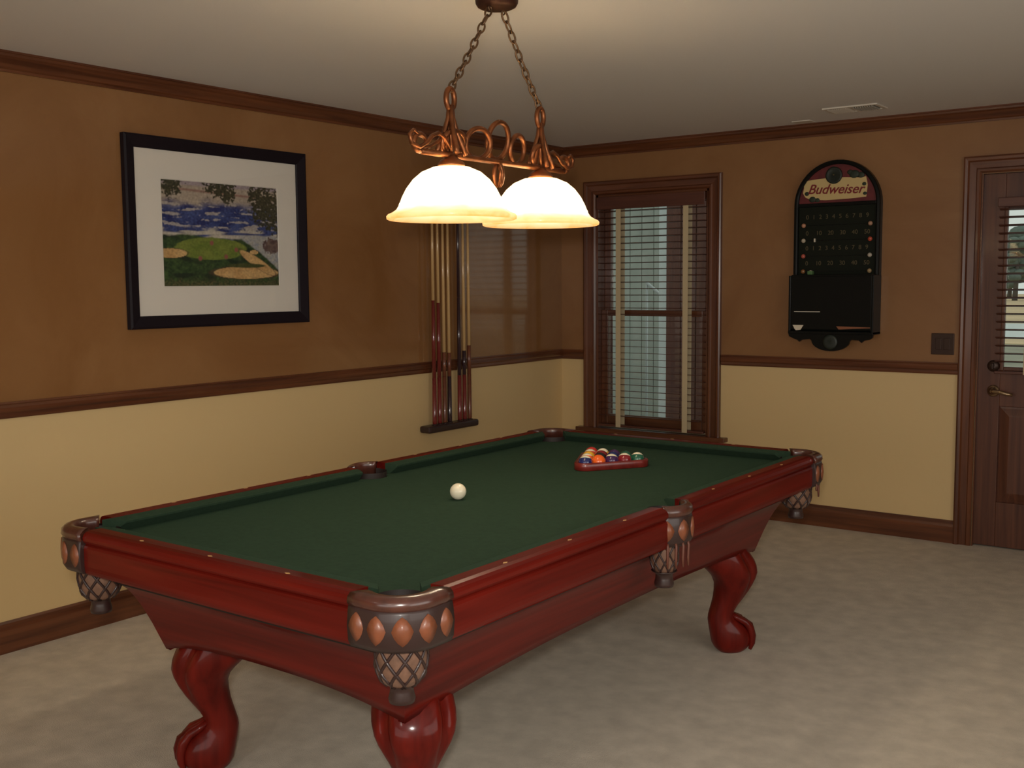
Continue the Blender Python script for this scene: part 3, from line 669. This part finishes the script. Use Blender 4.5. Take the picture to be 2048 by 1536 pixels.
def art(u, v):
    n1 = noise.noise(Vector((u*9, v*14, 1))); n2 = noise.noise(Vector((u*26, v*30, 5))); n3 = noise.noise(Vector((u*6, v*34, 9))); n4 = noise.noise(Vector((u*60, v*55, 3)))
    c = (.46, .38, .30)                                                        # hazy sky and far sea
    c = mixc(c, (.30, .15, .12), sstep(.02, .0, abs(v-(.925-.05*u)))*.9)        # headland line
    c = mixc(c, (.40, .33, .36), sstep(.945, .97, v))
    sea = (.018, .030, .15); sea = mixc(sea, (.06, .09, .26), .5+n1*1.1+n4*.6); sea = mixc(sea, (.50, .45, .40), sstep(.12, .40, n3+.35*n2+.2*n4)*.8)
    c = mixc(c, sea, sstep(.84, .72, v+.05*n1-.04*u))
    c = mixc(c, (.55, .50, .42), sstep(.565, .53, v+.04*n2)*sstep(-.25, .25, n3+.1))
    shore = .475+.02*math.sin(u*9)-max(0, u-.66)*.95                            # cliff edge falling to the right
    surf = mixc((.50, .47, .42), (.30, .32, .36), .4+n2)
    c = mixc(c, surf, sstep(.60, .70, u)*sstep(.52, .49, v))
    gr = mixc((.018, .050, .014), (.05, .095, .025), .5+n2*.9+n4*.6); gr = mixc(gr, (.012, .03, .012), sstep(.1, .45, n1))
    c = mixc(c, gr, sstep(shore+.012, shore-.012, v+.012*n2))
    e = ((u-.40)/.30)**2+((v-.365)/.105)**2; c = mixc(c, mixc((.15, .21, .03), (.21, .26, .045), .5+n1), sstep(1.12, .95, e+.1*n2))
    b1 = ((u-.06)/.135)**2+((v-.315)/.045)**2; b2 = ((u-.70)/.295)**2+((v-.135)/.062)**2
    px, py = u-.80, v-.235; along_ = px*.80-py*.60; acr = px*.60+py*.80; b3 = (along_/.20)**2+(acr/.045)**2
    b4 = ((u-.77)/.04)**2+((v-.34)/.022)**2
    sand = mixc((.58, .34, .13), (.70, .46, .20), .5+n1)
    for b_ in (b1, b2, b3, b4): c = mixc(c, (.10, .05, .03), sstep(1.35, 1.15, b_+.1*n2)*.6) if b_ > 1.0 else mixc(c, sand, sstep(1.05, .9, b_+.08*n2))
    isl = ((u-.70)/.17)**2+((v-.205)/.022)**2; c = mixc(c, (.07, .08, .02), sstep(1.2, .8, isl))
    rk_ = ((u-.94)/.085)**2+((v-.405)/.075)**2; c = mixc(c, mixc((.09, .05, .05), (.20, .13, .11), .5+n2), sstep(1.2, .8, rk_+.6*n2+.6*n4))
    bot = sstep(.09, .02, v+.04*n2); c = mixc(c, mixc((.04, .06, .02), (.16, .12, .05), .4+n4), bot*.8)
    for cu_, cv, ru, rv in ((.07, .97, .10, .13), (.48, .97, .13, .11), (.55, .90, .07, .10), (.88, .80, .14, .22), (.97, .72, .08, .20), (.80, .90, .08, .10)):
        f_ = ((u-cu_)/ru)**2+((v-cv)/rv)**2+1.1*n2+1.0*n4; c = mixc(c, mixc((.030, .030, .015), (.08, .075, .035), .5+n4), sstep(1.1, .5, f_))
    c = tuple(max(.004, x*(1+.30*n4+.15*n2)) for x in c)
    for fu, fv in ((.30, .27), (.52, .29), (.61, .36), (.40, .42)): c = mixc(c, (.32, .10, .08), sstep(.022, .010, math.hypot(u-fu, (v-fv)*.7)))
    return c
NU, NV = 200, 142
me = bpy.data.meshes.new('art_print')
vs = [(.0088, my0+(my1-my0)*i/NU, mz0+(mz1-mz0)*j/NV) for j in range(NV+1) for i in range(NU+1)]
me.from_pydata(vs, [], [(j*(NU+1)+i, j*(NU+1)+i+1, (j+1)*(NU+1)+i+1, (j+1)*(NU+1)+i) for j in range(NV) for i in range(NU)])
ca_ = me.color_attributes.new('paint', 'FLOAT_COLOR', 'POINT'); buf = []
for j in range(NV+1):
    for i in range(NU+1): buf += list(art(i/NU, j/NV))+[1]
ca_.data.foreach_set('color', buf); me.materials.append(M['paint']); link(bpy.data.objects.new('art_print', me), F)
MB().box((.0150, -hw+mw, mw), (.0165, hw-mw, hh-mw)).obj('glass_pane', 'pglass', F)

# ------------------------------------------------------------------ cue rack and cues
K = thing('cue_rack', (.002, -1.31, .60), 'dark wood wall rack holding seven pool cues', 'cue rack')
MB().bbox((.0, -.235, .012), (.085, .24, .055), .012).obj('foot_bar', 'leather_dark', K)
for y in (-.150, -.103, -.055, -.008, .090, .138, .187): MB().lathe([(.0, .055), (.019, .055), (.019, .059), (.015, .060), (.0, .0595)], (.052, y, 0), 20).obj('cup', 'leather_dark', K)
MB().bbox((.0, -.235, 1.335), (.022, .24, 1.385), .006).obj('top_bar', 'leather_dark', K)
for y in (-.150, -.103, -.055, -.008, .090, .138, .187): MB().tube([(.020, y+.013, 1.36), (.052, y+.014, 1.36), (.066, y+.008, 1.36), (.066, y-.008, 1.36), (.052, y-.014, 1.36), (.020, y-.013, 1.36)], .003, 6).obj('clip', 'leather_dark', K)
cues = [(-.150, 'cue_red', 1.405, 'cue_red', 'cue_maple', 'red-butted pool cue, leftmost in the wall rack'), (-.103, 'cue_red', 1.39, 'cue_red', 'cue_maple', 'red-butted pool cue, second from the left in the wall rack'),
        (-.055, 'cue_brown', 1.09, 'cue_brown', 'cue_maple', 'pale pool cue with brown butt, third from the left in the rack'), (-.008, 'cue_brown', 1.085, 'cue_black', 'cue_maple', 'pale pool cue beside the gap in the wall rack'),
        (.090, 'cue_black', 1.42, 'cue_red', 'cue_black', 'all-dark pool cue just right of the gap in the rack'), (.138, 'cue_black', 1.09, 'cue_red', 'cue_maple', 'pale pool cue with dark red butt, second from the right in the rack'), (.187, 'cue_brown', 1.12, 'cue_brown', 'cue_maple', 'pale pool cue with brown butt, rightmost in the wall rack')]
for y, bm_, zj, wrap, shaft, lab in cues:
    z0 = .6605; c = thing('pool_cue', (.052, -1.31+y, z0), lab, 'pool cue', 'pool cues in the wall rack'); j = zj-z0
    r_ = lambda h: .0146-(.0146-.0062)*h/1.46
    MB().lathe([(.0, .0), (.012, .0), (.0146, .006), (.0146, .03), (r_(.28), .28)], seg=16).obj('butt', wrap, c)
    MB().lathe([(r_(.28), .2805), (r_(j), j)], seg=16).obj('forearm', bm_, c)
    MB().lathe([(r_(j), j+.0005), (r_(1.43), 1.43)], seg=16).obj('shaft', shaft, c)
    MB().lathe([(.0062, 1.4305), (.0062, 1.452), (.005, 1.462), (.0, 1.464)], seg=12).obj('tip', 'cue_tip', c)

# ------------------------------------------------------------------ scoreboard
SX = 1.985; B = thing('scoreboard', (SX, 0, 1.08), 'arched black wall scoreboard with red and cream beer banner and number rows', 'scoreboard')
def bz(z): return z-1.08
def arch_poly(hw, zc, zb_, n=24): return [(-hw, zb_)]+[(hw, zb_)]+[(hw*math.cos(PI*i/n), zc+hw*math.sin(PI*i/n)) for i in range(n+1)]
def dedupe(p):
    o = []
    for q_ in p:
        if not o or math.hypot(q_[0]-o[-1][0], q_[1]-o[-1][1]) > 1e-5: o.append(q_)
    return o
MB().prism(dedupe(arch_poly(.245, bz(1.955), bz(1.20))), -.026, 0, 'xz').obj('back_panel', 'board_green', B)
fr = []
path = [(-.247, bz(1.50)), (-.247, bz(1.955))]+[(-.247*math.cos(PI*i/24), bz(1.955)+.247*math.sin(PI*i/24)) for i in range(1, 24)]+[(.247, bz(1.955)), (.247, bz(1.50))]
rings = []
for i, (x, z) in enumerate(path):
    a = path[max(0, i-1)]; b = path[min(len(path)-1, i+1)]; tx_, tz_ = b[0]-a[0], b[1]-a[1]; l_ = math.hypot(tx_, tz_); nx, nz = -tz_/l_, tx_/l_
    rings.append([(x+nx*o, y, z+nz*o) for o, y in ((-.014, -.012), (-.012, -.044), (-.004, -.050), (.010, -.048), (.013, -.040), (.013, 0), (-.014, 0))])
MB().loft(rings, smooth=False).obj('arch_frame', 'board', B)
hd = MB().prism(dedupe([(-.234, bz(1.965)), (.234, bz(1.965))]+[(.234*math.cos(PI*i/24), bz(1.965)+.225*math.sin(PI*i/24)) for i in range(25)]), -.031, -.024, 'xz').obj('header_panel', 'board_red', B)
MB().prism([(x-SX, bz(z)) for x, z in ((1.775, 2.100), (1.86, 2.108), (1.93, 2.112), (2.03, 2.110), (2.13, 2.102), (2.155, 2.108), (2.165, 2.06), (2.158, 1.990), (2.05, 1.984), (1.916, 1.982), (1.82, 1.990), (1.79, 2.005), (1.775, 2.030), (1.782, 2.06))], -.034, -.030, 'xz').obj('banner', 'banner', hd)
tm = text_mesh('lettering', 'Budweiser', .079, 'script_red', .35, .0012, 1.0, .0009)
inst('lettering', tm, hd, (-.012, -.0355, bz(2.042)), (PI/2, math.radians(2), 0))
MB().lathe([(.0, 0), (.050, 0), (.050, -.010), (.042, -.013), (.036, -.010), (.0, -.012)], (1.965-SX, -.031, bz(2.125)), 32, 'y').obj('medallion', 'medal', hd)
MB().lathe([(.0, 0), (.006, 0), (.004, -.004), (.0, -.005)], (1.965-SX, -.043, bz(2.128)), 12, 'y').obj('medallion_boss', 'gold', hd)
for x, z, r_ in ((2.085, 2.125, .030), (2.125, 2.118, .022), (2.06, 2.138, .018), (1.80, 2.025, .016), (1.835, 1.99, .022), (1.865, 1.985, .016), (2.145, 2.065, .014), (2.15, 2.01, .013)):
    MB().ball(r_, (x-SX, -.033, bz(z)), 12, 8, sc=(1, .2, .8)).obj('hop_leaf', 'hops', hd)
MB().bbox((-.236, -.044, bz(1.945)), (.236, -.024, bz(1.966)), .004).obj('header_ledge', 'board', B)
xs10 = [-.182+.0403*i for i in range(10)]; xs6 = [-.182+.0725*i for i in range(6)]
for zrow, labs, xs_ in ((1.884, [str(i) for i in range(10)], xs10), (1.788, ['0', '10', '20', '30', '40', '50'], xs6), (1.698, [str(i) for i in range(10)], xs10), (1.608, ['0', '10', '20', '30', '40', '50'], xs6)):
    for t_, x in zip(labs, xs_):
        inst('number', text_mesh('number', t_, .036, 'gold', 0, .0006), B, (x, -.0268, bz(zrow)), (PI/2, 0, 0))
kcol = {(0, 0): (.50, .24, .14), (0, 1): (.50, .42, .30), (0, 2): (.48, .10, .07), (0, 3): (.30, .13, .05), (1, 0): (.45, .25, .16), (1, 1): (.50, .08, .04), (1, 2): (.48, .42, .34), (1, 3): (.38, .26, .13)}
for s_, x in ((0, 1.787), (1, 2.189)):
    for i, z in enumerate((1.835, 1.745, 1.652, 1.560)):
        MB().tube([(x-SX, -.026, bz(z)), (x-SX, -.034, bz(z))], .004, 6).ball(.0135, (x-SX, -.043, bz(z)), 14, 8, sc=(1, .8, 1)).obj('peg_knob', plain('knob_%d_%d' % (s_, i), kcol[(s_, i)], .2, coat=.4), B)
    for i, z in enumerate((1.835, 1.745, 1.652, 1.560)):
        if s_ == 0: MB().box((-.182, -.0285, bz(z)-.0015), (.190, -.026, bz(z)+.0015)).obj('score_wire', 'board', B)
MB().bbox((1.849-SX, -.040, bz(1.735)), (1.858-SX, -.026, bz(1.757)), .002).obj('score_marker', 'white', B)
# lower ball box with shelf, side boards and scalloped apron
BX0, BX1, BY = -.250, .262, -.135
MB().bbox((BX0, BY, bz(1.19)), (BX0+.014, 0, bz(1.535)), .003).obj('box_side', 'board', B)
MB().bbox((BX1-.014, BY, bz(1.19)), (BX1, 0, bz(1.535)), .003).obj('box_side', 'board', B)
MB().bbox((BX0+.014, -.131, bz(1.215)), (BX1-.014, -.122, bz(1.53)), .002).obj('box_front', 'board', B)
MB().bbox((BX0, BY-.004, bz(1.188)), (BX1, 0, bz(1.205)), .003).obj('box_shelf', 'board', B)
MB().bbox((BX0+.014, -.130, bz(1.528)), (BX1-.014, -.02, bz(1.540)), .003).obj('box_top', 'board', B)
MB().box((-.215, -.1325, bz(1.318)), (-.055, -.131, bz(1.3225))).obj('reflection_line', 'white_metal', B)  # pale line drawn in place of a reflection on the box front
MB().prism([(-.222, bz(1.240)), (-.155, bz(1.240)), (-.172, bz(1.212)), (-.200, bz(1.208)), (-.208, bz(1.214))], -.1335, -.131, 'xz').obj('white_trapezoid', 'white', B)  # pale trapezoid laid flat on the box front
MB().prism([(.045, bz(1.236)), (.245, bz(1.232)), (.245, bz(1.227)), (.14, bz(1.222)), (.060, bz(1.217))], -.1335, -.131, 'xz').obj('orange_bar', 'orange_strip', B)  # thin orange shape laid flat on the box front
ap = [(-.25, bz(1.19)), (-.245, bz(1.172)), (-.215, bz(1.158)), (-.195, bz(1.152)), (-.180, bz(1.140)), (-.165, bz(1.152)), (-.115, bz(1.158))]
ap += [(-.105+.115*1.0*(1-math.cos(a)), bz(1.150)-.062*math.sin(a)) for a in [PI*i/14 for i in range(15)]]
ap += [(.135, bz(1.158)), (.180, bz(1.155)), (.195, bz(1.142)), (.210, bz(1.155)), (.240, bz(1.160)), (.258, bz(1.172)), (.262, bz(1.19))]
MB().prism(ap, BY+.004, BY+.022, 'xz').obj('scalloped_apron', 'board', B)
MB().lathe([(.0, 0), (.045, 0), (.043, -.004), (.030, -.005), (.0, -.006)], (.010, BY+.004, bz(1.142)), 28, 'y').obj('apron_medallion', 'medal', B)
ck = MB().bbox((-.016, -.016, 0), (.016, .016, .022), .003).obj('chalk_cube', 'chalk_green', None, (1.842, -.060, 1.5405)); tag(ck, 'small green chalk cube on the ledge of the scoreboard', 'chalk')
ck2 = MB().lathe([(.0, .0), (.012, 0), (.0, .004)], seg=12).obj('chalk_highlight', 'white', ck, (0, 0, .0222))  # white disc drawn in place of the highlight on the chalk

# ------------------------------------------------------------------ switch plate, ceiling register, small ceiling plate
W = thing('light_switch', (2.602, 0, 1.08), 'dark bronze double switch plate between scoreboard and door', 'light switch')
MB().bbox((-.0625, -.008, 0), (.0625, 0, .121), .003).obj('plate', 'switch', W)
for x in (-.023, .023):
    MB().bbox((x-.0165, -.012, .027), (x+.0165, -.004, .094), .002).obj('rocker', 'switch', W)
V = thing('ceiling_register', (2.222, -.445, H), 'white slotted air register on the ceiling near the far wall', 'air register')
vw, vd = .150, .096
for a, b in (((-vw, -vd, -.008), (vw, -vd+.022, 0)), ((-vw, vd-.022, -.008), (vw, vd, 0)), ((-vw, -vd+.022, -.008), (-vw+.022, vd-.022, 0)), ((vw-.022, -vd+.022, -.008), (vw, vd-.022, 0)), ((-.012, -vd+.022, -.007), (.002, vd-.022, 0))):
    MB().bbox(a, b, .002).obj('frame_bar', 'white_metal', V)
MB().box((-vw+.02, -vd+.02, -.0015), (vw-.02, vd-.02, -.0005)).obj('duct_shade_sheet', 'dark', V)  # near-black sheet stands in for the shade inside the duct
lm = MB().box((-.0008, -vd+.022, -.007), (.0008, vd-.022, .007)).mesh('louvre', 'white_metal')
for x in [-.122+.012*i for i in range(9)]: inst('louvre', lm, V, (x, 0, -.0075), (0, math.radians(48), 0))
for x in [.014+.0125*i for i in range(9)]: inst('louvre', lm, V, (x, 0, -.0075), (0, math.radians(-28), 0))
o = MB().bbox((-.056, -.045, -.005), (.056, .045, 0), .0015).obj('ceiling_plate', 'white_metal', None, (1.815, -.145, H)); tag(o, 'small white ceiling plate tight against the crown moulding', 'ceiling plate')

# ------------------------------------------------------------------ outdoors, seen through the window and the door glass
ZG = -.12
struct(MB().box((-60, 4.2, ZG-.2), (40, 23, ZG)).obj('lawn', 'grass'), 'pale winter lawn beyond the porch')
struct(MB().box((-4, .15, ZG-.2), (8, 4.2, ZG+.02)).obj('porch_slab', 'concrete'), 'concrete porch slab outside the window')
struct(MB().box((-60, 23, ZG-.2), (40, 25.5, ZG+.02)).obj('shore', 'tan'), 'tan strip of shore before the lake')
struct(MB().box((-90, 25.5, ZG-.3), (60, 38, ZG-.02)).obj('lake', 'lake'), 'pale water reflecting the sky')
struct(MB().box((-150, 38, ZG-.2), (90, 130, ZG)).obj('far_bank', 'tan'), 'tan dry bank across the water')
def boards(name, label, x0, x1, y, z0, z1, bw, mat, cat):
    t_ = thing(name, ((x0+x1)/2, y, z0), label, cat); n = max(1, round((x1-x0)/bw)); bw = (x1-x0)/n
    me = MB().bbox((-bw/2+.003, -.012, 0), (bw/2-.003, .012, z1-z0), .003, seg=1).mesh('board', mat)
    for i in range(n): inst('board', me, t_, (-(x1-x0)/2+bw*(i+.5), 0, 0))
    MB().box((-(x1-x0)/2, .012, 0), ((x1-x0)/2, .03, z1-z0)).obj('backing', mat, t_)
    return t_
boards('porch_screen', 'brown board screen seen through the right half of the window', -.24, 1.2, 2.0, ZG+.02, 2.62, .14, 'ext_brown', 'screen')
boards('porch_screen', 'brown board screen seen at the left edge of the window', -2.3, -.80, 2.0, ZG+.02, 2.62, .14, 'ext_brown', 'screen')
boards('shed_wall', 'grey board shed wall seen through the middle of the window', -3.2, -.55, 4.6, ZG, 2.6, .16, 'ext_grey', 'shed')
o = thing('porch_post', (-.345, 2.25, ZG+.02), 'pale blue-grey porch post in the middle of the window view', 'post')
MB().bbox((-.07, -.07, .0), (.07, .07, 2.72), .006).obj('shaft', 'ext_pale', o); MB().bbox((-.095, -.095, 0), (.095, .095, .12), .006).obj('plinth', 'ext_pale', o)
o = thing('stair_rail', (-.75, 3.1, ZG), 'pale sloping handrail outside the window', 'handrail')
MB().tube([(-.30, 0, 1.62), (.12, 0, 1.30)], .016, 8).obj('handrail', 'ext_pale', o)
for x in (-.30, .12): MB().tube([(x, 0, 0), (x, 0, 1.62 if x < 0 else 1.30)], .012, 8).obj('post', 'ext_pale', o)
for i in range(14):
    x = -44+i*4.3+random.uniform(-1, 1); y = 92+random.uniform(-8, 8); h = random.uniform(4.4, 6.2)
    t_ = thing('tree', (x, y, ZG), 'hazy grey-green tree on the far bank across the water', 'tree', 'trees on the far bank')
    MB().tube([(0, 0, 0), (.1, 0, h*.4), (0, .1, h*.8)], [.22, .16, .06], 7).obj('trunk', 'bark', t_)
    cb = MB()
    for k in range(26):
        z = random.uniform(.25, 1)*h; rr = 1.7*math.sin(PI*min(.95, max(.12, z/h-.1)))+.3; a = random.uniform(0, 6.28)
        cb.ball(random.uniform(.35, .8), (rr*math.cos(a)*random.random(), rr*math.sin(a)*random.random(), z), 8, 6, sc=(1.2, 1, .8))
    cb.obj('crown', 'tree', t_)
